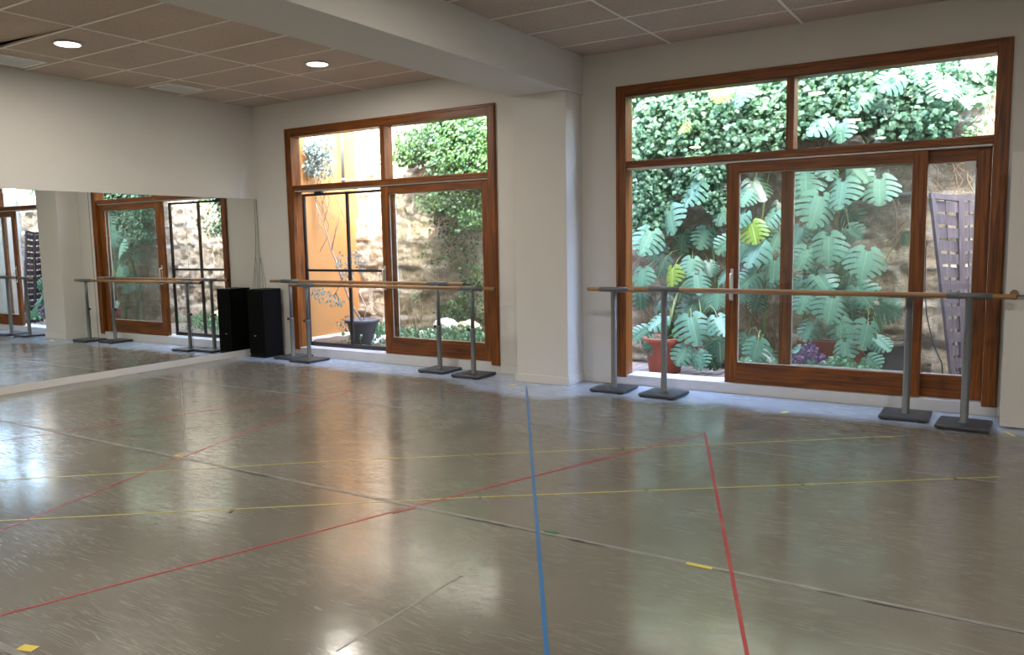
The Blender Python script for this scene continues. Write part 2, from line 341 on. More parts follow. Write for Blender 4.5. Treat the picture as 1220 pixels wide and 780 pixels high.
# suspended ceiling: tiles resting in a metal grid
def ceiling_bay(x0, x1, xs, ys, idx, lifted=None):
    bt = NB(); bg_ = NB()
    X = [x0]+xs+[x1]; Y = [0]+ys+[YB]
    for i in range(len(X)-1):
        for j in range(len(Y)-1):
            b = NB(); bmesh.ops.create_cube(b, size=1)
            for v in b.verts:
                v.co = Vector(((X[i]+X[i+1])/2+v.co.x*(X[i+1]-X[i]-.002), (Y[j]+Y[j+1])/2+v.co.y*abs(Y[j+1]-Y[j]+.002), H+.006+(v.co.z+.5)*.02))
            if lifted and i == lifted[0] and j == lifted[1]:
                for v in b.verts:
                    if v.co.x < (X[i]+X[i+1])/2 and v.co.y > (Y[j]+Y[j+1])/2: v.co.z += .045
            merge(bt, b)
    for x in xs: box(bg_, x-.012, x+.012, YB, -.001, H, H+.005)
    for y in ys: box(bg_, x0, x1, y-.010, y+.010, H+.0005, H+.0055)
    o1 = struct('ceiling' , bt, M_tile); o1['label'] = ('tan wood wool tiles of the left ceiling bay', 'tan wood wool tiles of the right ceiling bay')[idx]
    o2 = struct('trim_%d' % (3+idx), bg_, M_grid); o2['label'] = ('pale grid bars of the left ceiling bay', 'pale grid bars of the right ceiling bay')[idx]
ceiling_bay(0, 4.335, [.83, 2.04, 3.24], [-.505-.6*i for i in range(17)], 0, (1, 6))
ceiling_bay(4.958, XR, [5.885, 7.085, 8.285, 9.485, 10.685], [-.475-.6*i for i in range(17)], 1)
struct('ceiling', box(NB(), -.2, XR+.2, YB-.2, WT, H+.12, H+.3), M_void)['label'] = 'dark structural slab above the tiles'
# unseen roof blocks, added and stepped in height to shade the courtyard
bm = NB(); box(bm, -.4, 4.2, -3, WT, 3.65, 3.7); box(bm, 4.2, 12, -3, WT, 3.65, 4.35)
struct('wall_upper_shade', bm, M_ext)

# ------------------------------------------------------------------ windows
def window(n, w, mull, tz=(2.172, 2.237)):
    x0, x1, z0, z1 = w; fw_ = .108; st = (.118, .098)[n-1]
    root = empty('window_%d' % n, ((x0+x1)/2, 0, 0)); root['kind'] = 'structure'; root['label'] = ('wood framed window behind the two left barres', 'wood framed window behind the two right barres')[n-1]
    ox = -(x0+x1)/2
    def P(name, bm, m, par=root): 
        bmesh.ops.translate(bm, vec=(ox, 0, 0), verts=bm.verts); return obj(name, bm, m, par)
    for a_, b_ in ((x0+.001, x0+fw_), (x1-fw_, x1-.001)):
        bm = NB(); box(bm, a_, b_, -.022, .14, z0+.001, z1-.001, .004)
        # stepped moulding on the face
        c = a_+.022 if a_ < (x0+x1)/2 else b_-.022
        box(bm, c-.012, c+.012, -.030, -.020, z0+.001, z1-.03, .003)
        P('jamb', bm, M_woodV)
    bm = NB(); box(bm, x0+fw_, x1-fw_, -.021, .14, z1-fw_, z1-.001, .004); box(bm, x0+.03, x1-.03, -.030, -.020, z1-.036, z1-.012, .003); P('head', bm, M_woodH)
    bm = NB(); box(bm, x0+fw_, x1-fw_, -.010, .14, tz[0], tz[1], .004); box(bm, x0+fw_, x1-fw_, -.016, -.008, tz[1]-.03, tz[1]-.006, .002); P('transom', bm, M_woodH)
    bm = NB(); box(bm, mull-.034, mull+.034, -.008, .14, tz[1], z1-fw_, .004); P('mullion', bm, M_woodV)
    bm = NB()
    for a_, b_ in ((x0+fw_, mull-.034), (mull+.034, x1-fw_)): box(bm, a_-.005, b_+.005, .118, .124, tz[1]-.005, z1-fw_+.005)
    P('pane', bm, M_glass)
    bm = NB(); box(bm, x0+fw_, x1-fw_, .012, .022, tz[0]-.016, tz[0]); box(bm, x0+fw_, x1-fw_, .072, .080, tz[0]-.016, tz[0]); box(bm, x0+fw_, x1-fw_, .128, .138, tz[0]-.016, tz[0]); box(bm, x0+fw_, x1-fw_, .012, .138, tz[0]-.003, tz[0]-.001)
    P('track', bm, M_plastic)
    bm = NB(); box(bm, x0+.001, x1-.001, -.013, WT+.10, .0005, z0-.002, .003); box(bm, x0+fw_+.001, x1-fw_-.001, -.0125, WT+.095, z0-.004, st, .003); box(bm, x0+fw_, x1-fw_, .045, .051, st-.002, st+.0025); box(bm, x0+fw_, x1-fw_, .105, .111, st-.002, st+.0025)
    P('sill', bm, M_sill)
    return root
window(1, W1, 2.275); window(2, W2, 7.000)
def sash(n, x0, x1, y0, z0, z1, stl, rail_b, rail_t, label, handle=None, sensor=False):
    root = empty('door_%d' % n, ((x0+x1)/2, y0, 0)); root['kind'] = 'structure'; root['label'] = label
    def P(name, bm, m, par=root, sm=False):
        bmesh.ops.translate(bm, vec=(-(x0+x1)/2, -y0, 0), verts=bm.verts); return obj(name, bm, m, par, sm)
    y1 = y0+.045
    for a_, b_ in ((x0, x0+stl), (x1-stl, x1)): P('stile', box(NB(), a_, b_, y0, y1, z0, z1, .004), M_woodV)
    P('bottom_rail', box(NB(), x0+stl, x1-stl, y0+.001, y1-.001, z0, z0+rail_b, .003), M_woodH)
    P('top_rail', box(NB(), x0+stl, x1-stl, y0+.001, y1-.001, z1-rail_t, z1, .003), M_woodH)
    bm = NB()          # pale glazing bead around the pane
    gx0, gx1, gz0, gz1 = x0+stl, x1-stl, z0+rail_b, z1-rail_t
    for q in ((gx0, gx0+.007, gz0, gz1), (gx1-.007, gx1, gz0, gz1), (gx0, gx1, gz0, gz0+.007), (gx0, gx1, gz1-.007, gz1)): box(bm, q[0], q[1], y0+.026, y0+.036, q[2], q[3])
    P('glazing_bead', bm, M_plastic)
    P('pane', box(NB(), gx0-.004, gx1+.004, y0+.019, y0+.024, gz0-.004, gz1+.004), M_dglass)
    if handle:
        hx, hz = handle
        bm = NB(); box(bm, hx-.014, hx+.014, y0-.006, y0-.0005, hz-.14, hz+.16, .003)
        tube(bm, [(hx, y0-.006, hz+.11), (hx, y0-.04, hz+.11), (hx, y0-.045, hz+.09), (hx, y0-.045, hz-.10), (hx, y0-.04, hz-.12), (hx, y0-.006, hz-.12)], .011, 8)
        P('handle', bm, M_chrome)['label'] = 'pale metal pull handle'
    if sensor: P('sensor', box(NB(), gx1-.085, gx1-.003, y0-.022, y0+.018, gz1-.075, gz1-.004, .004), M_plastic)['label'] = 'small white sensor box'
    return root
sash(1, 2.195, 3.785, .028, .122, 2.153, .112, .200, .088, 'sliding wooden glazed door in front at the left window', (2.225, 1.04))
sash(2, 2.240, 3.788, .088, .122, 2.153, .105, .190, .088, 'sliding wooden glazed door stacked behind at the left window')
sash(3, 6.432, 8.098, .028, .102, 2.153, .112, .190, .092, 'sliding wooden glazed door in front at the right window', (6.492, 1.02))
sash(4, 6.915, 8.548, .088, .102, 2.153, .105, .190, .100, 'sliding wooden glazed door behind at the right end of the right window', None, True)

# black metal screen outside the left window
def screen():
    x0, x1, y, z0, z1 = .70, 2.19, .185, .122, 2.135
    root = empty('metal_screen', ((x0+x1)/2, y, z0)); tag(root, 'black metal framed screen of four openings outside the left window', 'screen')
    def P(name, bm, m, par=root): bmesh.ops.translate(bm, vec=(-(x0+x1)/2, -y, -z0), verts=bm.verts); return obj(name, bm, m, par)
    bm = NB()
    box(bm, x0, x0+.035, y-.015, y+.015, z0, z1); box(bm, x1-.035, x1, y-.015, y+.015, z0, z1)
    box(bm, x0+.035, x1-.035, y-.015, y+.015, z1-.03, z1); box(bm, x0+.035, x1-.035, y-.015, y+.015, z0, z0+.05)
    P('frame', bm, M_bframe)
    P('vertical_bar', box(NB(), 1.475, 1.515, y-.013, y+.013, z0+.05, z1-.03), M_bframe)
    P('cross_bar', box(NB(), x0+.035, x1-.035, y-.014, y+.014, 1.115, 1.145), M_bframe)
    bm = NB(); box(bm, .93, 1.07, y-.02, y+.02, z1, z1+.04, .004); tube(bm, [(1.0, y, z1+.04), (1.0, y, z1+.07)], .02, 10); P('roller', bm, M_black)
screen()

# ------------------------------------------------------------------ mirrors
ys = [-.004, -1.112, -2.332, -3.552, -4.772]
for i, (a_, b_) in enumerate(zip(ys, ys[1:])):
    bm = NB(); box(bm, .001, .008, b_+.0025, a_-.0025, .082, 2.092)
    o = obj('mirror_panel', bm, [M_mirror, M_medge])
    for p in o.data.polygons: p.material_index = 0 if p.normal.x > .9 else 1
    tag(o, ('wall mirror panel beside the black loudspeaker, nearest the corner', 'second wall mirror panel out from the corner', 'third wall mirror panel from the corner, at the left edge',
            )[i] if i < 3 else 'wall mirror panel farther along the left wall, beyond the view', 'mirror', 'mirror panels along the left wall')
bm = NB()
for y in ys[1:-1]: box(bm, .0005, .0012, y-.003, y+.003, .082, 2.092)
struct('trim_5', bm, M_medge)['label'] = 'dark joints behind the mirror panels'

# ------------------------------------------------------------------ ceiling fittings
M_lamp, nt, b = mat('lit_downlight'); b.inputs['Emission Color'].default_value = (1, .94, .82, 1); b.inputs['Emission Strength'].default_value = 8; b.inputs['Base Color'].default_value = (.9, .9, .9, 1)
def downlight(x, y, label, power=DOWNLIGHT_W):
    r = empty('downlight', (x, y, H-.004)); tag(r, label, 'ceiling light', 'round downlights in the ceiling tiles')
    bm = NB(); lathe(bm, [(.105, -.004), (.118, -.004), (.122, .003), (.105, .003)], 32); obj('rim', bm, M_plastic, r)
    bm = NB(); lathe(bm, [(.001, -.0065), (.1, -.0065), (.104, -.0045), (.104, .002)], 32); obj('diffuser', bm, M_lamp, r)
    ld = bpy.data.lights.new('downlight_lamp', 'AREA'); ld.shape = 'DISK'; ld.size = .2; ld.energy = power; ld.color = (1, .935, .84)
    lo = bpy.data.objects.new('downlight_lamp', ld); C.objects.link(lo); lo.parent = r; lo.location = (0, 0, -.02)
downlight(1.455, -3.255, 'round lit downlight in the ceiling farther from the back wall')
downlight(2.63, -1.362, 'round lit downlight in the ceiling nearer the left window')
for (x, y) in ((1.45, -6.2), (3.2, -5.0), (3.2, -8.2), (1.45, -9.2), (6.5, -3.3), (6.5, -6.2), (6.5, -9.1), (9.3, -3.3), (9.3, -6.2), (9.3, -9.1)):
    downlight(x, y, 'round ceiling downlight outside the view')
def vent(x, y, sx, sy, label):
    r = empty('air_vent', (x, y, H)); tag(r, label, 'vent', 'air vents in the left ceiling bay')
    bm = NB()
    for q in ((-sx/2, -sx/2+.025, -sy/2, sy/2), (sx/2-.025, sx/2, -sy/2, sy/2), (-sx/2+.025, sx/2-.025, -sy/2, -sy/2+.025), (-sx/2+.025, sx/2-.025, sy/2-.025, sy/2)): box(bm, *q, -.012, .004, .002)
    obj('frame', bm, M_grid, r)
    n = 9
    bm = NB()
    for k in range(n):
        b = NB(); yy = -sx/2+.04+(sx-.08)*k/(n-1); box(b, -.014, .014, -sy/2+.026, sy/2-.026, -.001, .001)
        merge(bm, b, Matrix.Translation((yy, 0, -.004)) @ Matrix.Rotation(-.3, 4, 'Y'))
    obj('louvers', bm, simple('vent_grey', (.55, .57, .56), .5), r)
    obj('duct', box(NB(), -sx/2+.02, sx/2-.02, -sy/2+.02, sy/2-.02, .003, .0055), M_grey, r)
vent(.40, -3.27, .40, .56, 'rectangular grey ceiling vent at the left edge')
vent(.43, -1.43, .36, .46, 'rectangular grey ceiling vent nearer the corner of the mirror wall')

# ------------------------------------------------------------------ portable barres
def barre(x0, x1, yL, yR, z, ends, label, split=True):
    L = math.hypot(x1-x0, yR-yL); rz = math.atan2(yR-yL, x1-x0)
    r = empty('ballet_barre', ((x0+x1)/2, (yL+yR)/2, 0), rz); tag(r, label, 'ballet barre')
    for s in (-1, 1):
        cx = s*L/2
        bm = NB(); box(bm, cx-.18, cx+.18, -.18, .18, .0075, .034, .007)
        pl = obj('base_plate', bm, M_plate, r)
        for q in (-.138, .138):
            for qy in (-.160, .160):
                bm = NB(); box(bm, cx+q-.026, cx+q+.026, qy-.024, qy+.024, .0005, .0082, .003)
                obj('rubber_foot', bm, M_black, pl)
        bm = NB()
        if split:
            lathe(bm, [(.034, .030), (.034, .036), (.027, .042), (.027, .50), (.0275, .503), (.0275, .53)], 20, (cx, 0)); obj('post', bm, M_grey, r)
            bm = NB(); lathe(bm, [(.0215, .52), (.0215, z-.015)], 16, (cx, 0)); obj('inner_post', bm, M_grey, r)
            bm = NB(); tube(bm, [(cx-.025, 0, .515), (cx-.045, 0, .515), (cx-.045, 0, .515), (cx-.065, 0, .515)], [.006, .006, .018, .018], 10); obj('knob', bm, M_black, r)
        else:
            lathe(bm, [(.036, .030), (.036, .036), (.0285, .042), (.0285, z-.015)], 20, (cx, 0)); obj('post', bm, M_grey, r)
        bm = NB(); tube(bm, [(cx-.15, 0, z), (cx+.15, 0, z)], .0245, 16); tube(bm, [(cx, 0, z-.04), (cx, 0, z-.012)], .0225, 14)
        obj('rail_sleeve', bm, M_grey, r)
    bm = NB(); e0, e1 = -L/2-ends[0], L/2+ends[1]
    tube(bm, [(e0, 0, z), (e0+.003, 0, z), (e1-.003, 0, z), (e1, 0, z)], [.017, .020, .020, .017], 18)
    obj('rail', bm, M_rail, r)
    for e in (e0, e1):
        s = 1 if e > 0 else -1
        bm = NB(); tube(bm, [(e+s*.0005, 0, z), (e+s*.004, 0, z)], .0165, 14); obj('end_cap', bm, M_black, r)
    return r
barre(.80, 3.20, -.200, -.200, 1.005, (.36, .36), 'wooden ballet barre by the left window, its left end nearest the black loudspeaker')
barre(1.20, 3.74, -.300, -.300, .967, (.30, .30), 'wooden ballet barre on grey posts, front one of two at the left window')
barre(5.455, 8.035, -.355, -.350, .990, (.275, .28), 'wooden ballet barre on grey posts with its left end beside the white column', False)
barre(5.985, 8.455, -.390, -.510, 1.003, (.30, .30), 'wooden ballet barre on grey posts whose right end reaches the white panel', False)

# ------------------------------------------------------------------ loudspeaker and cable
r = empty('loudspeaker', (.315, -.215, 0)); tag(r, 'tall black floor loudspeaker standing in the corner beside the mirror', 'loudspeaker')
obj('cabinet', box(NB(), -.145, .145, -.15, .16, .012, .90, .006), M_spk, r)
obj('grille', box(NB(), -.135, .135, -.166, -.1505, .05, .885, .005), M_cloth, r)
obj('plinth', box(NB(), -.15, .15, -.158, .165, .0005, .012), M_spk, r)
obj('badge', box(NB(), -.03, .0, -.169, -.1665, .285, .292), M_chrome, r)
cab = bpy.data.objects
bm = NB()
tube(bm, [(.028, -.02, 2.09), (.03, -.02, 1.8), (.04, -.024, 1.45), (.07, -.03, 1.2), (.085, -.03, 1.0), (.10, -.03, .7), (.1, -.03, .3)], .0028, 6)
tube(bm, [(.055, -.026, 1.32), (.035, -.03, 1.2), (.022, -.04, 1.0), (.02, -.05, .8), (.03, -.03, .6)], .002, 6)
tube(bm, [(.055, -.026, 1.32), (.09, -.02, 1.15), (.125, -.02, 1.0), (.135, -.025, .9), (.14, -.03, .7)], .002, 6)
tag(obj('speaker_cable', bm, M_plate), 'thin grey cables hanging down the corner behind the loudspeaker', 'cable')

# ------------------------------------------------------------------ white panel at the right
r = empty('white_panel', (9.35, -.40, 0)); tag(r, 'tall plain white panel standing at the right edge behind the barre end', 'panel')
M_panel = simple('white_laminate', (.62, .60, .57), .5, var=.02, scale=3)
obj('board', box(NB(), -.665, .665, -.022, .022, .01, 2.065, .003), M_panel, r)
for a_ in (-.60, .56): obj('foot', box(NB(), a_, a_+.04, .023, .32, .0005, .05, .003), M_grey, r)
r = empty('rod_bracket', (8.74, -.423, 1.02)); tag(r, 'thin grey rod with a round brown mount fixed on the white panel', 'bracket')
bm = NB(); tube(bm, [(0, .0, 0), (0, -.02, 0)], .030, 20); obj('mount', bm, simple('brown_mount', (.20, .14, .09), .5), r)
bm = NB(); tube(bm, [(0, -.02, -.012), (.015, -.028, -.012), (.9, -.028, .0)], .007, 10); obj('rod', bm, M_grey, r)

# ------------------------------------------------------------------ floor tapes
def strip(name, pts, w, m, label, z=.0009, parent=None, lift=0):
    bm = NB(); pts = [Vector((p[0], p[1], 0)) for p in pts]
    for i in range(len(pts)-1):
        a_, b_ = pts[i], pts[i+1]; d = (b_-a_).normalized(); n = Vector((-d.y, d.x, 0))*w/2
        if i < len(pts)-2: b_ = b_ + d*w*.45
        z1 = z + i*.0001
        lo = [bm.verts.new(v+Vector((0,0,.0002))) for v in (a_-n, b_-n, b_+n, a_+n)]; hi = [bm.verts.new(v.co+Vector((0,0,z1))) for v in lo]
        bm.faces.new(lo[::-1]); bm.faces.new(hi)
        for k in range(4): bm.faces.new((lo[k], lo[(k+1)%4], hi[(k+1)%4], hi[k]))
    o = obj(name, bm, m)
    return tag(o, label, 'tape')
strip('floor_tape', [(4.598, -.604), (6.761, -4.087), (7.45, -5.20)], .018, T_blue, 'blue tape line running from the column towards the camera', .0012)
strip('floor_tape', [(8.25, -5.42), (7.972, -4.688), (6.796, -1.628), (5.899, -4.064), (5.20, -6.15)], .016, T_red, 'red tape forming an open triangle right of centre on the floor', .0009)
strip('floor_tape', [(4.23, -5.404), (3.084, -1.518), (2.269, -3.90), (1.95, -4.83)], .013, T_red, 'red tape triangle on the floor near the mirror wall', .0009)
strip('floor_tape', [(8.702, -1.858), (6.142, -3.712), (3.95, -5.41)], .012, T_yel, 'yellow tape line across the floor, the nearer of two', .0006)
strip('floor_tape', [(8.101, -1.023), (4.846, -3.550), (3.10, -5.05)], .011, T_yel, 'yellow tape line across the floor, the farther of two', .0006)
for y, lab in ((-1.97, 'worn pale tape over the floor joint nearest the windows'), (-4.01, 'worn pale tape over the floor joint across the middle'), (-6.02, 'worn pale tape over the floor joint nearest the camera')):
    strip('joint_tape', [(.03, y), (11.5, y-.02)], .04 if y < -3 else .025, T_seam, lab, .0003)
# ragged dark joint lines beside the tape
for y, wk, lab in ((-1.985, .007, 'thin ragged dark joint line in the floor nearest the windows'), (-4.034, .020, 'ragged dark joint line across the middle of the floor'), (-6.043, .014, 'ragged dark joint line in the floor at the lower left')):
    bm = NB(); prev = None
    for i in range(430):
        x = .2+i*.025; q = max(0, noise.noise(Vector((x*2.1, y, 0)))*1.3+.25)*max(.15, noise.noise(Vector((x*11, y, 4)))+.55)
        w_ = .0006+wk*q; yy = y+.004*noise.noise(Vector((x*5, y, 8)))
        v = [bm.verts.new((x, yy-w_, .0011)), bm.verts.new((x, yy+w_, .0011)), bm.verts.new((x, yy+w_, .0003)), bm.verts.new((x, yy-w_, .0003))]
        if prev:
            for k in range(4): bm.faces.new((prev[k], prev[(k+1)%4], v[(k+1)%4], v[k]))
        prev = v
    tag(obj('joint_gap', bm, T_dark), lab, 'floor joint')
def onfloor(u, v):
    w = fw*F + rt*(u-610) - up*(v-390); p = CAM + w*(-CAM.z/w.z); return p.x, p.y
def scrap(u, v, l, w, ang, m, label, z=.0016):
    x, y = onfloor(u, v); d = (math.cos(ang)*l/2, math.sin(ang)*l/2)
    return strip('tape_scrap', [(x-d[0], y-d[1]), (x+d[0], y+d[1])], w, m, label, z)
scrap(33, 772, .07, .04, .3, T_yel2, 'yellow tape scrap at the lower left corner')
scrap(213, 543, .09, .022, 0, T_yel2, 'yellow tape scrap where the red line crosses the floor joint')
scrap(833, 674, .12, .022, 0, T_yel2, 'yellow tape scrap on the joint beside the red line')
scrap(935, 491, .07, .035, .9, T_lime, 'lime tape scrap near the right window')
scrap(1203, 517, .13, .02, -1.1, T_yel2, 'yellow tape scrap in front of the white panel')
scrap(610, 458, .10, .03, .3, T_yel2, 'pale yellow tape scrap at the foot of the column')
scrap(657, 634, .07, .03, .0, tape_mat('green_tape', (.03, .14, .06), .8), 'small dark green tape scrap beside the blue line')
scrap(480, 608, .14, .03, 1.2, tape_mat('maroon_tape', (.16, .02, .02), .8), 'dark red tape scrap on the red line')
for u, v, lab in ((955, 576, 'right part of the nearer yellow line'), (1138, 570, 'right end of the nearer yellow line'), (769, 583, 'nearer yellow line, right of the blue'), (572, 592, 'nearer yellow line just left of the blue line'), (742, 534, 'farther yellow line near the red corner'), (563, 541, 'farther yellow line left of the blue line'), (1039, 521, 'right end of the farther yellow line'), (276, 609, 'left part of the nearer yellow line')):
    scrap(u, v, .05, .014, 2.2, T_dark, 'small black tape mark on the ' + lab, .0018)
strip('floor_tape', [onfloor(75, 531), onfloor(400, 487)], .010, T_faint, 'faint worn grey tape line near the red triangle by the mirror', .0005)
strip('floor_tape', [onfloor(215, 452), onfloor(222, 535)], .010, T_seam, 'faint worn pale tape line running out from the mirror wall', .0004)
strip('floor_tape', [onfloor(400, 776), onfloor(550, 685)], .010, T_seam, 'faint pale scuffed tape line at the bottom centre', .0004)

# ------------------------------------------------------------------ courtyard
D = 1.80; GZ = -.03
struct('floor', box(NB(), -2.5, 12.5, WT, 6, -.3, GZ-.03), M_soil)['label'] = 'bare courtyard ground'
r = empty('deck', (7, 1.0, GZ)); tag(r, 'pale weathered wooden deck outside the right window', 'deck')
bm = NB(); x = 4.3
while x < 9.6:
    box(bm, x-7, x+.088-7, WT+.11-1.0, D-.25-1.0, -.028, .0, .004); x += .096
obj('boards', bm, M_deck, r)
# raised planting bed in front of the left window, built of soil with rocks
bm = NB(); nx, ny = 60, 18
g = [[bm.verts.new((.2+4.0*i/nx, .42+(D-.55)*j/ny, GZ+.02+.11*min(1, j/5)+.035*noise.noise(Vector((i*.25, j*.25, 3))))) for j in range(ny+1)] for i in range(nx+1)]
for i in range(nx):
    for j in range(ny): bm.faces.new((g[i][j], g[i+1][j], g[i+1][j+1], g[i][j+1]))
tag(obj('planting_bed', bm, M_soil, None, True), 'low bed of bare soil outside the left window', 'soil', kind='stuff')
# stone wall with real block relief
def stone_wall(name, X0, X1, Z1, Y, label):
    bm = NB(); st = .028; nx = int((X1-X0)/st); nz = int(Z1/st); rows = [0]; vals = []
    rh = .37
    V = []
    for i in range(nx+1):
        col = []
        for k in range(nz+1):
            x = X0+i*st; z = GZ-.02+k*st
            wx = x+.05*noise.noise(Vector((x*1.5, z*1.5, 0))); wz = z+.04*noise.noise(Vector((x*1.2, z*1.5, 9)))
            row = math.floor(wz/rh); bw = .62+.2*math.sin(row*2.3)
            u = (wx + row*.37)/bw; fu = u-math.floor(u); fz = wz/rh-row
            dm = min(fu*bw, (1-fu)*bw, fz*rh, (1-fz)*rh)
            mort = max(0, 1-max(0, dm-.006)/.022)
            blk = noise.cell(Vector((math.floor(u)*1.3+.2, row*1.7+.1, .5)))
            dep = .025*blk + .035*noise.fractal(Vector((x*4.2, z*5.5, blk*5)), .8, 2, 6) + .014*noise.noise(Vector((x*17, z*17, 2)))
            dep = dep*(1-mort*.6) + .004*mort
            col.append(bm.verts.new((x, Y-dep, z))); vals.append(mort)
        V.append(col)
    for i in range(nx):
        for k in range(nz): bm.faces.new((V[i][k], V[i][k+1], V[i+1][k+1], V[i+1][k]))
    # body behind the face
    a_ = bm.verts
    o = None
    me = bpy.data.meshes.new(name); bm.to_mesh(me); bm.free()
    at_ = me.attributes.new('block', 'FLOAT', 'POINT'); at_.data.foreach_set('value', [min(1, v) for v in vals])
    me.materials.append(M_stone)
    for p in me.polygons: p.use_smooth = True
    o = bpy.data.objects.new(name, me); C.objects.link(o); o['kind'] = 'structure'; o['label'] = label
    b2 = NB(); box(b2, X0, X1, Y+.09, Y+.5, GZ-.25, Z1-.03); obj('core', b2, M_stone, o)
stone_wall('wall_garden', .14, 9.8, 4.7, D, 'rough sandstone block wall enclosing the courtyard')
bm = NB(); box(bm, -.1, .15, WT+.002, D+.1, GZ, 4.2, .01); struct('wall_ochre', bm, M_yplaster)['label'] = 'ochre plastered side wall of the courtyard'
bm = NB(); box(bm, 9.9, 10.1, WT+.002, D+.3, GZ, 2.7); struct('wall_end_light_stop', bm, M_ext)['label'] = 'unseen low wall added to limit skylight from the courtyard end'  # added out of view, height set to hold back skylight along the courtyard
bm = NB(); box(bm, .151, .19, .25, D-.06, GZ, .135, .004); struct('trim_6', bm, M_base)['label'] = 'pale kerb at the foot of the ochre wall'

# ---- leaf meshes
def monstera_mesh(name, m, seed, nl=6, cut=.36):
    rnd = random.Random(seed); bm = NB()
    def half(t):   # half width of the heart outline, t 0 base .. 1 tip
        return .68*math.sin(PI*min(1, max(0, (t+.16)/1.16))**.82)**.75 if 0 <= t+.16 else 0
    def pt(t, s, side):  # s 0..1 across
        w = half(t)*s; yy = t + .10*s*s*1.2*(1-t) - .20*s*(1-t)**3
        z = -.22*w*w*1.6 - .10*(t-.2)**2 + .035*math.sin(w*6)
        return Vector((side*w, yy, z))
    for side in (1, -1):
        # core strip beside the midrib
        prev = None
        ts = [(-.02) + 1.02*i/12 for i in range(13)]
        for t in ts:
            a_ = bm.verts.new(pt(t, 0, side)); b_ = bm.verts.new(pt(t, cut*(1 if t < .9 else .7), side))
            if prev: bm.faces.new((prev[0], prev[1], b_, a_) if side > 0 else (prev[0], a_, b_, prev[1]))
            prev = (a_, b_)
        for i in range(nl):
            t0 = -.10 + 1.08*i/nl; t1 = -.10 + 1.08*(i+1)/nl
            gap = .030 + .016*rnd.random()
            rows = []
            for k in range(5):
                q = k/4; s = cut*.93 + (1-cut*.93)*q
                g_ = gap*(.25+1.1*min(1, q*1.6)) ; sh = .13*q*q
                A = t0+g_+sh*.5; B = t1-g_*.6+sh*.8
                if i == nl-1: B = min(B, .995); 
                if i == 0: A = t0
                if k == 4: mid = (A+B)/2; A = mid-(B-A)*.33; B = mid+(B-mid)*.66
                A = min(A, .97); B = min(max(B, A+.01), .995)
                rows.append((bm.verts.new(pt(A, s, side)), bm.verts.new(pt((A+B)/2, s*(1.03 if k == 4 else 1), side)), bm.verts.new(pt(B, s, side))))
            for a_, b_ in zip(rows, rows[1:]):
                for j in (0, 1):
                    f = (a_[j], b_[j], b_[j+1], a_[j+1])
                    bm.faces.new(f if side > 0 else f[::-1])
    bmesh.ops.remove_doubles(bm, verts=bm.verts, dist=.0005)
    me = bpy.data.meshes.new(name); bm.to_mesh(me); bm.free(); me.materials.append(m)
    for p in me.polygons: p.use_smooth = True
    return me
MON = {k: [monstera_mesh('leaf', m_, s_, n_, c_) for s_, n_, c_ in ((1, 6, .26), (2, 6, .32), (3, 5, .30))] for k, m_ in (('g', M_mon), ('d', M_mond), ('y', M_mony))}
def leaf_matrix(p, size, tipdir, normal, width=1.0):
    y = Vector(tipdir).normalized(); z = Vector(normal); z = (z - y*z.dot(y)).normalized(); x = y.cross(z)
    M = Matrix((x*size*width, y*size, z*size)).transposed().to_4x4(); M.translation = p - y*size*.42
    return M
def monstera(rootp, stems, leaves, label, pot=None):
    """leaves: (u, v, size in photo px, depth, tip angle from straight down in degrees, kind)"""
    r = empty('monstera_plant', rootp); tag(r, label, 'plant')
    rp = Vector(rootp); bm = NB()
    for st in stems:
        pts = [Vector(q)-rp for q in st]; n = len(pts); tube(bm, pts, [.022*(1-.4*i/(n-1)) for i in range(n)], 8)
    spts = [Vector(q) for st in stems for q in st]
    rnd = random.Random(len(leaves)*7+int(rp.x*10))
    for (u, v, s, dp, ang, kind) in leaves:
        p = at(u, v, dp); dist = (p-CAM).dot(fw); size = s*dist/F*.90
        a_ = math.radians(ang+rnd.uniform(-22, 22))
        tip = Vector((math.sin(a_), -.35+rnd.uniform(-.15, .1), -math.cos(a_)))
        nrm = Vector((rnd.uniform(-.7, .8), -1, rnd.uniform(-.1, 1.1)))
        me = rnd.choice(MON[kind])
        o = bpy.data.objects.new('leaf', me); C.objects.link(o); o.parent = r
        M = leaf_matrix(p, size, tip, nrm, rnd.uniform(.9, 1.08)); M.translation -= rp; o.matrix_basis = M
        if kind == 'y': o['label'] = 'young yellow green leaf'
        base = M.translation; near = min(spts, key=lambda q: (q-rp-base).length + (.6 if q.z > p.z+.25 else 0)) - rp
        mid = (base+near)/2 + Vector((0, .05, .12)); tube(bm, [near, (near+mid)/2+Vector((0, 0, .03)), mid, (mid+base)/2+Vector((0, 0, .03)), base], [.008, .007, .006, .005, .005], 5, False)
    obj('stems', bm, M_gstem, r)
    return r
def potmesh(bm, c, r1, r0_, h, rim=.02):
    lathe(bm, [(r0_*.9, 0), (r0_, .01), (r1*.93, h-.07), (r1*.95, h-.065), (r1+rim*.3, h-.06), (r1+rim*.4, h-.005), (r1+rim*.2, h), (r1*.88, h), (r1*.86, h-.05), (.001, h-.055)], 28, c)
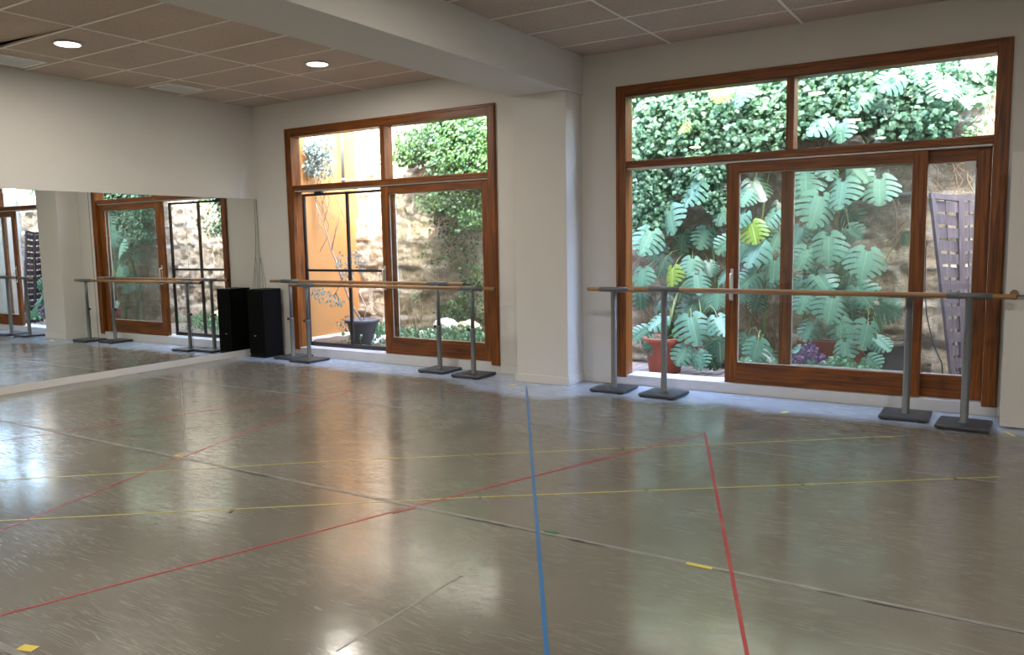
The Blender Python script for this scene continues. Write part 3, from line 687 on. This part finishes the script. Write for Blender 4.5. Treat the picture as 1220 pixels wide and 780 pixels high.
# left terracotta pot and its monstera
pc = at(792, 437, 1.02)
r = empty('terracotta_pot', (pc.x, 1.02, GZ)); tag(r, 'round terracotta pot on the deck under big monstera leaves', 'plant pot')
bm = NB(); potmesh(bm, (0, 0), .235, .175, .40); obj('pot', bm, M_terra, r)
bm = NB(); bmesh.ops.create_circle(bm, cap_ends=True, radius=.2, segments=24); bmesh.ops.translate(bm, vec=(0, 0, .352), verts=bm.verts); obj('soil', bm, M_soil, r)
bx, by = pc.x, 1.02
monstera((bx, by, GZ+.36), [[(bx, by, GZ+.34), (bx+.05, by+.05, .6), (bx+.1, by+.15, .9)], [(bx, by, GZ+.34), (bx+.25, by, .55), (bx+.4, by+.05, .6)]],
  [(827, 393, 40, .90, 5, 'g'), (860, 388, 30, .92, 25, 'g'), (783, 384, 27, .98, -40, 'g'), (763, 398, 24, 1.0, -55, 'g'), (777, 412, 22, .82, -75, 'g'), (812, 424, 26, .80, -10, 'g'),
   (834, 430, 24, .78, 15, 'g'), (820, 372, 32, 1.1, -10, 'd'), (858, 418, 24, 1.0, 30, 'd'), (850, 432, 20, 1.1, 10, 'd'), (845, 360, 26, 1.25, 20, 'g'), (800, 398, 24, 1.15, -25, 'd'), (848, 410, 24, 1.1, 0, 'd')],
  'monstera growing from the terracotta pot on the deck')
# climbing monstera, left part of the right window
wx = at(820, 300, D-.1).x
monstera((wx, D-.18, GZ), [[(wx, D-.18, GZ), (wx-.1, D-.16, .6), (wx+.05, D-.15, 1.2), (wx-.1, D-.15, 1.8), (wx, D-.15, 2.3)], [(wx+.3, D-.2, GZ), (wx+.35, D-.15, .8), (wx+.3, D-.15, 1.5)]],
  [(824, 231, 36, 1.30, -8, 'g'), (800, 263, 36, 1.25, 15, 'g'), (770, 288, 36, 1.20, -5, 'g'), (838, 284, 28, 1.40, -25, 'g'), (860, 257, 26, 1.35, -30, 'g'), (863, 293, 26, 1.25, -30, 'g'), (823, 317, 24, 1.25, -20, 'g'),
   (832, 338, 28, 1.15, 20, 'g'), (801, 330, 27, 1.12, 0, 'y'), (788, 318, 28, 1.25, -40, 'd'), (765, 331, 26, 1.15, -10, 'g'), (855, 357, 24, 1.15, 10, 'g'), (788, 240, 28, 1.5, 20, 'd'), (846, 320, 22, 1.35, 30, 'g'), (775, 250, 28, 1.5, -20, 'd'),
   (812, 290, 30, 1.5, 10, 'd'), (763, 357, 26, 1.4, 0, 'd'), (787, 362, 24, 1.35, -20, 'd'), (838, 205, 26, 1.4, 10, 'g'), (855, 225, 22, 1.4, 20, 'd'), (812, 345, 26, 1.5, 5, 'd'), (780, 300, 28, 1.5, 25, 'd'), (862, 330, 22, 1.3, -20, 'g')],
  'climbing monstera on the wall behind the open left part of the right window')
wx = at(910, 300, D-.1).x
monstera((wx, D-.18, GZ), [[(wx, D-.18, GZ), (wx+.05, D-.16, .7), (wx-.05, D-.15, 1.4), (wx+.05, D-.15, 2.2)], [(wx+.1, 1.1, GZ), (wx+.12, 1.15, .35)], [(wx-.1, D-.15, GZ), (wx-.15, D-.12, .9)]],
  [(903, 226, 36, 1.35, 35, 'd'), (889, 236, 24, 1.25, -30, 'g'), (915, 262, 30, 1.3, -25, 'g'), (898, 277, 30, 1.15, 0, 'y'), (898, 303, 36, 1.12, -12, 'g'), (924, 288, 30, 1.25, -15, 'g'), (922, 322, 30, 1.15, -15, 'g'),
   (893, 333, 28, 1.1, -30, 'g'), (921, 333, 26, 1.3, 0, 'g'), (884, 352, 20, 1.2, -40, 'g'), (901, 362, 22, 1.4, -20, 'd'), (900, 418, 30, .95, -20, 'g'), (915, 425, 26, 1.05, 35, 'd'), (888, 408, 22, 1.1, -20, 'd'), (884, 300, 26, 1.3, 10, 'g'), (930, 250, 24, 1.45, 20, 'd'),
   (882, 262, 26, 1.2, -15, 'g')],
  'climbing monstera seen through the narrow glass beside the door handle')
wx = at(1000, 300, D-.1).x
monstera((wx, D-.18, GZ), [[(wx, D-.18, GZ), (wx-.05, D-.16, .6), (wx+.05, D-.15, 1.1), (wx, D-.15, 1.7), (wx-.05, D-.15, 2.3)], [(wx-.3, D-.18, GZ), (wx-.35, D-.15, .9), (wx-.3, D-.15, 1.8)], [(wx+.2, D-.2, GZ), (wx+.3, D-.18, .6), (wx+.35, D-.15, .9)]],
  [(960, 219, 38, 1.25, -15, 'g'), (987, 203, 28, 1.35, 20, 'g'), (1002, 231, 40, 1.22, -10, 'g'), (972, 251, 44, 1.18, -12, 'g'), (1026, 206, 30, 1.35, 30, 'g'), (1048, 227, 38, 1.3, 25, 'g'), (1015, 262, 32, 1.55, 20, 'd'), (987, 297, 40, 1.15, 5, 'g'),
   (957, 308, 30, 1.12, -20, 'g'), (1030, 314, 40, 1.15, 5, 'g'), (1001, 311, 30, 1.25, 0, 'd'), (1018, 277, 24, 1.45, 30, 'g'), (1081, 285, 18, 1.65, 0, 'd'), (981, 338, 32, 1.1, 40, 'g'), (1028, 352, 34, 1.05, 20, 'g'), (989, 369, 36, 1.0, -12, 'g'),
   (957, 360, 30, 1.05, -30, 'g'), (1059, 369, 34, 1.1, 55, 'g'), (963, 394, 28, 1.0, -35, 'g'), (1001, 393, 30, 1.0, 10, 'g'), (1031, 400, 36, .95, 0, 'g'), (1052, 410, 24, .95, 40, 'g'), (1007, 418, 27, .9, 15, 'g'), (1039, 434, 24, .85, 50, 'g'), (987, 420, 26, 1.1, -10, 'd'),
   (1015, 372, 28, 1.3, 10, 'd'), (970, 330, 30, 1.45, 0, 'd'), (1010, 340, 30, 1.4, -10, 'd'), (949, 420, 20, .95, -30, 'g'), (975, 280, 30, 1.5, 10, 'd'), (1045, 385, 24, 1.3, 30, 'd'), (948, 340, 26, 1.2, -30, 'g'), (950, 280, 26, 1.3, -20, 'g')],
  'large climbing monstera behind the wide glass of the right window')
wx = at(1060, 130, D-.1).x
monstera((wx, D-.12, 2.0), [[(wx-.6, D-.1, 2.0), (wx-.2, D-.12, 2.4), (wx+.2, D-.14, 2.7), (wx+.5, D-.14, 2.9)], [(wx-1.2, D-.1, 2.2), (wx-.9, D-.12, 2.6)], [(wx-2.3, D-.1, 2.5), (wx-2.2, D-.15, 2.9)]],
  [(1025, 119, 28, 1.3, -25, 'g'), (1056, 127, 28, 1.35, 10, 'd'), (1127, 106, 32, 1.25, 10, 'g'), (1150, 122, 22, 1.4, 50, 'd'), (1002, 157, 28, 1.2, 15, 'g'), (975, 150, 32, 1.15, -30, 'g'), (1060, 98, 30, 1.2, -60, 'g'), (884, 112, 30, 1.2, 15, 'g'), (858, 112, 24, 1.2, -10, 'y'), (814, 152, 18, 1.2, -20, 'y'), (1090, 105, 28, 1.4, 30, 'd'), (1070, 150, 24, 1.5, 0, 'd'), (1100, 90, 26, 1.3, -10, 'g')],
  'monstera leaves among the ivy high on the wall above the right window rail')

# ---- ivy: one mesh of small leaves per plant
def ivy(name, cells, n, size, m, label, seed, sprawl=.16, stems=10, D_=D, droop=.6):
    """cells: list of (u, v, radius in photo px, weight)"""
    rnd = random.Random(seed); c0 = at(cells[0][0], cells[0][1], D_-.1)
    r = empty(name, (c0.x, D_-.1, max(GZ, c0.z-1))); tag(r, label, 'plant'); rp = r.location.copy()
    bm = NB(); tints = []
    tot = sum(c[3] for c in cells)
    for (u, v, rad, wgt) in cells:
        c = at(u, v, D_-.15); R = rad*(c-CAM).dot(fw)/F
        for _ in range(int(n*wgt/tot)):
            a_ = rnd.uniform(0, 2*PI); q = math.sqrt(rnd.random())*R
            p = c + Vector((math.cos(a_)*q*1.15, -abs(rnd.gauss(.03, sprawl)), math.sin(a_)*q))
            p.y = max(p.y, WT+.22); p.x = max(p.x, .23); p.y = min(p.y, D_-.05)
            if p.z < GZ+.03: continue
            s = size*rnd.uniform(.6, 1.35)
            t = rnd.gauss(0, .8); tip = Vector((math.sin(t), rnd.uniform(-.6, .1), -math.cos(t)*droop)).normalized()
            nn = Vector((rnd.gauss(0, .4), -1, rnd.gauss(.6, .5))); nn = (nn-tip*nn.dot(tip)).normalized(); sx = tip.cross(nn)
            P = p-rp; vs = [P, P+sx*s*.45+tip*s*.25-nn*s*.08, P+sx*s*.30+tip*s*.62, P+tip*s-nn*s*.12, P-sx*s*.30+tip*s*.62, P-sx*s*.45+tip*s*.25-nn*s*.08, P+tip*s*.45+nn*s*.05]
            V = [bm.verts.new(x_) for x_ in vs]; tv = rnd.random()*.5
            for k in range(6): bm.faces.new((V[6], V[k], V[(k+1)%6])); tints += [tv]*3
    me = bpy.data.meshes.new('foliage'); bm.to_mesh(me)
    nv = len(bm.verts); bm.free(); me.materials.append(m)
    at2 = me.attributes.new('tint', 'FLOAT', 'FACE'); at2.data.foreach_set('value', [tints[i*3] for i in range(len(me.polygons))])
    o = bpy.data.objects.new('foliage', me); C.objects.link(o); o.parent = r
    bm = NB()
    for k in range(stems):
        c = rnd.choice(cells); p = at(c[0]+rnd.uniform(-1, 1)*c[2], c[1]+rnd.uniform(-.8, .8)*c[2], D_-.10); p.x = max(p.x, .21)
        pts = [p-rp]
        for s_ in range(6): p = p + Vector((rnd.uniform(-.16, .16), rnd.uniform(-.015, .01), -rnd.uniform(.1, .22))); p.y = min(p.y, D_-.04); p.z = max(p.z, GZ+.02); p.x = max(p.x, .21); pts.append(p-rp)
        tube(bm, pts, .005, 5, False)
    obj('vines', bm, M_stem, r); return r
ivy('climbing_ivy', [(775, 110, 30, 1), (800, 150, 34, 1.2), (840, 110, 36, 1.2), (850, 165, 36, 1), (900, 140, 34, 1.2), (925, 105, 28, .8), (768, 175, 22, .7), (895, 178, 18, .5), (925, 165, 20, .5)], 9500, .060, M_ivy, 'dense climbing ivy behind the left upper pane of the right window', 11)
ivy('climbing_ivy', [(975, 105, 30, 1), (1010, 100, 34, 1), (1050, 95, 30, .9), (1090, 120, 34, 1.1), (1120, 100, 30, .8), (1085, 155, 26, .7), (968, 140, 24, .7), (1030, 140, 18, .3), (1110, 145, 22, .5)], 6500, .062, M_ivy, 'climbing ivy behind the right upper pane of the right window', 12)
ivy('climbing_ivy', [(775, 220, 26, 1), (785, 250, 24, .6), (835, 210, 24, .7), (765, 265, 14, .3), (862, 240, 14, .35), (860, 205, 12, .3)], 3300, .052, M_ivy, 'small leaved ivy at the top of the open left part of the right window', 13)
ivy('climbing_ivy', [(560, 165, 32, 2), (530, 165, 26, 1.1), (505, 175, 22, .9), (572, 200, 26, 1.4), (490, 185, 14, .3), (545, 200, 20, .9), (560, 235, 22, .9), (530, 240, 16, .5), (575, 262, 12, .4), (535, 145, 14, .5)], 9000, .050, M_ivyd, 'dark bushy ivy over the wall at the right of the left window', 14, .22)
ivy('climbing_ivy', [(550, 290, 26, .7), (565, 330, 20, .8), (535, 265, 22, .6), (560, 365, 22, 1.2), (540, 375, 18, .9), (520, 305, 18, .2), (497, 350, 12, .12)], 1100, .042, M_ivyd, 'sparse ivy shoots down the sandstone behind the left window', 15, .05, 26)
ivy('hanging_fronds', [(1170, 90, 18, 1), (1160, 112, 12, .5), (1182, 85, 12, .4)], 260, .09, M_grass, 'pale hanging leaves at the top right corner of the right window', 16, .05, 5)
ivy('creeper', [(1150, 140, 22, 1), (1165, 160, 18, .5), (1100, 165, 18, .5)], 90, .05, M_grass, 'sparse creeper on the sunlit wall in the right upper pane', 17, .02, 12)
ivy('ground_cover', [(480, 402, 14, 1), (500, 405, 16, 1), (530, 404, 14, .8), (560, 404, 18, 1), (450, 398, 12, .8), (440, 410, 10, .6), (470, 395, 14, .8), (575, 400, 12, .6)], 1500, .05, M_grass, 'fresh green ground plants among white rocks outside the left window', 18, .25, 4, 1.4, -1)
ivy('ground_cover', [(890, 434, 8, 1), (930, 440, 10, .8), (1000, 436, 12, .8), (1015, 440, 10, .8), (1035, 441, 10, .6), (975, 437, 8, .3)], 420, .045, M_grass, 'pale green succulents at the foot of the wide glass', 19, .1, 2, .95, -1)
ivy('purple_shrub', [(965, 425, 10, 1), (955, 432, 10, 1), (975, 430, 10, 1), (966, 415, 5, .4)], 330, .04, M_purple, 'purple leaved shrub in front of the long terracotta planter', 20, .06, 8, 1.0, -1)
# dry stems hanging on the wall
def dry_vines(u0, u1, v0, v1, n, label, seed, Y=D-.09):
    rnd = random.Random(seed); p0 = at((u0+u1)/2, v1, Y); r = empty('dry_vine', (p0.x, Y, p0.z)); tag(r, label, 'plant'); rp = r.location.copy()
    bm = NB(); b2 = NB()
    for k in range(n):
        a_ = at(rnd.uniform(u0, u1), rnd.uniform(v0, v0+20), Y); e_ = at(rnd.uniform(u0, u1), rnd.uniform(v1-20, v1), Y); pts = []
        for i in range(9):
            q = i/8; p = a_.lerp(e_, q) + Vector((.10*noise.noise(Vector((q*3, k*3.1, 0))), -.02-.08*abs(noise.noise(Vector((q*3, k, 5)))), 0)); pts.append(p-rp)
        tube(bm, pts, rnd.uniform(.003, .008), 5, False)
    obj('stalks', bm, M_stem, r)
dry_vines(882, 930, 345, 428, 16, 'bare brown stems behind the narrow glass beside the door handle', 3)
dry_vines(755, 800, 330, 400, 14, 'bare brown stems behind the terracotta pot', 4)
dry_vines(945, 1060, 330, 400, 16, 'bare brown stems low behind the wide glass', 5)
dry_vines(1040, 1110, 130, 175, 12, 'dry hanging stems under the ivy in the right upper pane', 6, D-.2)
# cable / thin stem drooping on the wall
bm = NB(); pts = [at(u, v, D-.16) for u, v in ((1097, 200), (1103, 300), (1102, 340), (1104, 375), (1112, 410), (1122, 432), (1123, 446))]; tube(bm, pts, .007, 6)
tag(obj('hanging_cable', bm, M_plate), 'dark cable drooping down the stone wall beside the leaning lattice', 'cable')
# ledge on the garden wall
bm = NB(); a_ = at(1000, 236, D-.1); b_ = at(1092, 232, D-.1); tube(bm, [a_, b_], .035, 6); tag(obj('wall_pipe', bm, M_dkpot), 'dark horizontal pipe on the stone wall behind the monstera', 'pipe')
# yellow flowers
fp = at(985, 436, .85)
r = empty('yellow_flower', (fp.x, .85, GZ)); tag(r, 'small yellow flowering plant low behind the wide glass', 'flower')
bm = NB(); b2 = NB()
for k, (u, v) in enumerate(((984, 434), (990, 429), (992, 430), (981, 436), (986, 432))):
    c = at(u, v, .85) - r.location
    tube(b2, [(0, 0, 0), (c.x*.6, c.y, c.z*.6), c], .003, 5)
    for j in range(8):
        an = j*PI/4; q = Vector((math.cos(an)*.028, -.004, math.sin(an)*.028)); s_ = Vector((-math.sin(an)*.010, 0, math.cos(an)*.010))
        V = [bm.verts.new(x_) for x_ in (c, c+q*.6+s_, c+q, c+q*.6-s_)]; bm.faces.new(V)
obj('petals', bm, M_yflower, r); obj('stem', b2, M_gstem, r)
# terracotta trough and dark planter
c = at(992, 412, 1.18); zt = at(992, 405, 1.18).z
r = empty('long_planter', (c.x, 1.18, GZ)); tag(r, 'long rectangular terracotta planter with a thick rim', 'planter')
bm = NB(); box(bm, -.30, .30, -.11, .11, 0, zt-GZ-.05, .01); box(bm, -.33, .33, -.14, .14, zt-GZ-.05, zt-GZ, .01); obj('trough', bm, M_terra, r)
obj('soil', box(NB(), -.27, .27, -.09, .09, zt-GZ-.001, zt-GZ+.006), M_soil, r)
c = at(1052, 425, 1.35); zt = at(1052, 408, 1.35).z
r = empty('dark_planter', (c.x, 1.35, GZ)); tag(r, 'black square planter box low behind the wide glass', 'planter')
bm = NB(); box(bm, -.2, .2, -.16, .16, 0, zt-GZ-.03, .01); box(bm, -.215, .215, -.175, .175, zt-GZ-.03, zt-GZ, .006); obj('tub', bm, M_dkpot, r)
obj('soil', box(NB(), -.18, .18, -.14, .14, zt-GZ-.001, zt-GZ+.006), M_soil, r)

# lattice screen leaning by the wall
def lattice():
    A0, A1 = at(1108, 233, 1.02), at(1136, 452, .98)     # free edge top / bottom
    B0, B1 = at(1144, 237, 1.30), at(1147, 455, 1.22)    # hinge edge
    C0, C1 = at(1166, 234, 1.52), at(1160, 455, 1.42)
    rp = Vector((B1.x, B1.y, GZ)); r = empty('folding_lattice', rp); tag(r, 'faded purple brown wooden lattice screen, folded and leaning outside the right window', 'lattice screen')
    for P in (A1, B1, C1): P.z = GZ+.0
    def beam(bm, a_, b_, w, t, nrm):
        d = (b_-a_).normalized(); s_ = d.cross(nrm).normalized()*w/2; n_ = nrm.normalized()*t/2
        v = [bm.verts.new(x_-rp) for x_ in (a_-s_-n_, a_+s_-n_, a_+s_+n_, a_-s_+n_, b_-s_-n_, b_+s_-n_, b_+s_+n_, b_-s_+n_)]
        for f in ((0,1,2,3), (7,6,5,4), (0,4,5,1), (1,5,6,2), (2,6,7,3), (3,7,4,0)): bm.faces.new([v[i] for i in f])
    for (P0, P1, Q0, Q1) in ((A0, A1, B0, B1), (B0, B1, C0, C1)):
        nrm = (Q0-P0).cross(P1-P0).normalized()
        bm = NB(); ed = (Q0-P0).normalized()*.018
        beam(bm, P1+ed, P0+ed, .036, .035, nrm); beam(bm, Q1-ed, Q0-ed, .036, .035, nrm); beam(bm, P0, Q0, .05, .03, nrm); beam(bm, P1+Vector((0,0,.03)), Q1+Vector((0,0,.03)), .05, .03, nrm)
        obj('frame', bm, M_lattice, r)
        bm = NB(); ns = 15
        for k in range(ns):
            q = (k+.7)/ns; a_ = P0.lerp(P1, q); b_ = Q0.lerp(Q1, q); off = nrm*.012*(1 if k % 2 else -1)
            pts = [a_.lerp(b_, j/4) + nrm*.014*math.sin(j*PI/2+(PI if k % 2 else 0)) for j in range(5)]
            for p, p2 in zip(pts, pts[1:]): beam(bm, p, p2, .094, .006, nrm)
        obj('slats', bm, M_lattice, r)
        bm = NB()
        for q in (.5,): beam(bm, P1.lerp(Q1, q), P0.lerp(Q0, q), .016, .012, nrm)
        obj('uprights', bm, M_lattice, r)
lattice()

# potted young tree outside the left window
px_, py_ = at(432, 396, .68).x, .68
zt = at(432, 380, .68).z
zb = .085
r = empty('tree_pot', (px_, py_, zb)); tag(r, 'dark grey tapered pot holding the bare young tree', 'plant pot')
bm = NB(); h = zt-zb; lathe(bm, [(.12, 0), (.13, .01), (.205, h-.05), (.208, h-.048), (.235, h-.045), (.24, h-.005), (.235, h), (.2, h), (.19, h-.04), (.001, h-.045)], 24); obj('pot', bm, M_pot, r)
bm = NB(); bmesh.ops.create_circle(bm, cap_ends=True, radius=.165, segments=20); bmesh.ops.translate(bm, vec=(0, 0, h-.04), verts=bm.verts); obj('soil', bm, M_soil, r)
r = empty('young_tree', (px_, py_, zt-.04)); tag(r, 'leaning young tree with bare twigs in the grey pot', 'tree'); rp = r.location.copy()
def P2(u, v, Y=.68): return at(u, v, Y)-rp
bm = NB()
tube(bm, [(0, 0, 0), P2(420, 365), P2(412, 345), P2(405, 325), P2(400, 310), P2(394, 296), P2(390, 280), P2(384, 262), P2(376, 242)], [.018, .017, .016, .015, .013, .011, .009, .007, .004], 8)
tube(bm, [P2(395, 298), P2(399, 280), P2(404, 262), P2(405, 240)], [.010, .007, .005, .003], 6)
tube(bm, [P2(386, 265), P2(389, 250), P2(390, 236)], [.006, .004, .002], 5)
tube(bm, [P2(399, 283), P2(401, 262), P2(396, 248)], [.005, .003, .002], 5)
tube(bm, [(0.02, 0, 0), P2(436, 366), P2(428, 348), P2(420, 330), P2(418, 312)], [.010, .009, .008, .006, .004], 6)
tube(bm, [P2(398, 352), P2(388, 350), P2(378, 348)], [.006, .004, .002], 5); tube(bm, [P2(408, 335), P2(398, 352)], [.006, .006], 5)
obj('trunk', bm, M_bark, r)
bm = NB(); rnd = random.Random(5)
for (u, v, rad, n) in ((408, 312, 10, 45), (424, 306, 9, 40), (414, 326, 9, 40), (430, 318, 7, 26), (382, 350, 9, 34), (396, 356, 9, 34), (374, 345, 6, 16), (405, 358, 5, 14), (412, 385, 10, 30)):
    for _ in range(n):
        a_ = rnd.uniform(0, 6.3); q = math.sqrt(rnd.random())*rad; p = P2(u+math.cos(a_)*q, v+math.sin(a_)*q, .68+rnd.uniform(-.1, .1))
        t = rnd.gauss(0, 1); tip = Vector((math.sin(t), rnd.uniform(-.5, .5), -math.cos(t))).normalized(); nn = Vector((rnd.gauss(0, .5), -1, .4)); nn = (nn-tip*nn.dot(tip)).normalized(); sx = tip.cross(nn); s_ = .05
        V = [bm.verts.new(x_) for x_ in (p, p+sx*s_*.3+tip*s_*.5, p+tip*s_, p-sx*s_*.3+tip*s_*.5)]; bm.faces.new(V)
o = obj('foliage', bm, M_olive, r)
# white rocks
for k, (u, v, s_, Y, lab) in enumerate(((442, 408, .11, .8, 'white limestone rock beside the grey tree pot'), (470, 407, .09, .85, 'white limestone rock left of the wooden door frame, outside'), (532, 388, .13, 1.35, 'grey white rock low behind the left window, left one of two by the wall'), (558, 392, .14, 1.3, 'buff rounded rock low behind the left window'), (458, 404, .07, .95, 'small white rock between the tree pot and the door frame'), (510, 398, .10, 1.3, 'pale rock at the foot of the sandstone wall'))):
    c = at(u, v, Y); b = NB(); bmesh.ops.create_icosphere(b, subdivisions=4, radius=1)
    for w_ in b.verts:
        n_ = w_.co.normalized(); f_ = 1+.28*noise.noise(n_*1.6+Vector((k*5, 0, 0)))+.09*noise.noise(n_*5+Vector((k, 3, 0)))
        w_.co = Vector((n_.x*f_*1.35, n_.y*f_, n_.z*f_*.85))*s_
    z0 = max(GZ+.05, c.z-s_*.2)
    o = obj('garden_rock', b, M_rock if k != 3 else simple('buff_rock', (.5, .4, .26), .9, var=.3, scale=8, bump=.6), None, True); o.location = (c.x, Y, max(c.z, .10+s_*.3)); tag(o, lab, 'rock')
ivy('dapple_leaves', [(375, 185, 18, 1), (388, 195, 16, .8), (366, 200, 10, .5), (390, 172, 12, .5), (372, 175, 14, .8)], 1300, .045, M_olive, 'added pale leaves standing in for dappled leaf shade on the ochre wall', 21, .06, 8, 1.0)  # leaves added to imitate dappled shadows on the sunlit ochre wall
p = at(408, 190, 1.45)
bm = NB(); tube(bm, [(p.x, 1.45, 2.38), (p.x, 1.45, 4.2)], .024, 12); [tube(bm, [(p.x, 1.45, z_-.02), (p.x, 1.45, z_+.02)], .030, 12) for z_ in (2.42, 3.6)]; tube(bm, [(p.x, 1.45, 2.42), (p.x, D-.03, 2.42)], .012, 8); tube(bm, [(p.x, 1.45, 3.6), (p.x, D-.03, 3.6)], .012, 8)
tag(obj('drain_pipe', bm, simple('pale_grey_pipe', (.14, .15, .17), .5)), 'grey vertical pipe behind the upper left pane of the left window', 'pipe')
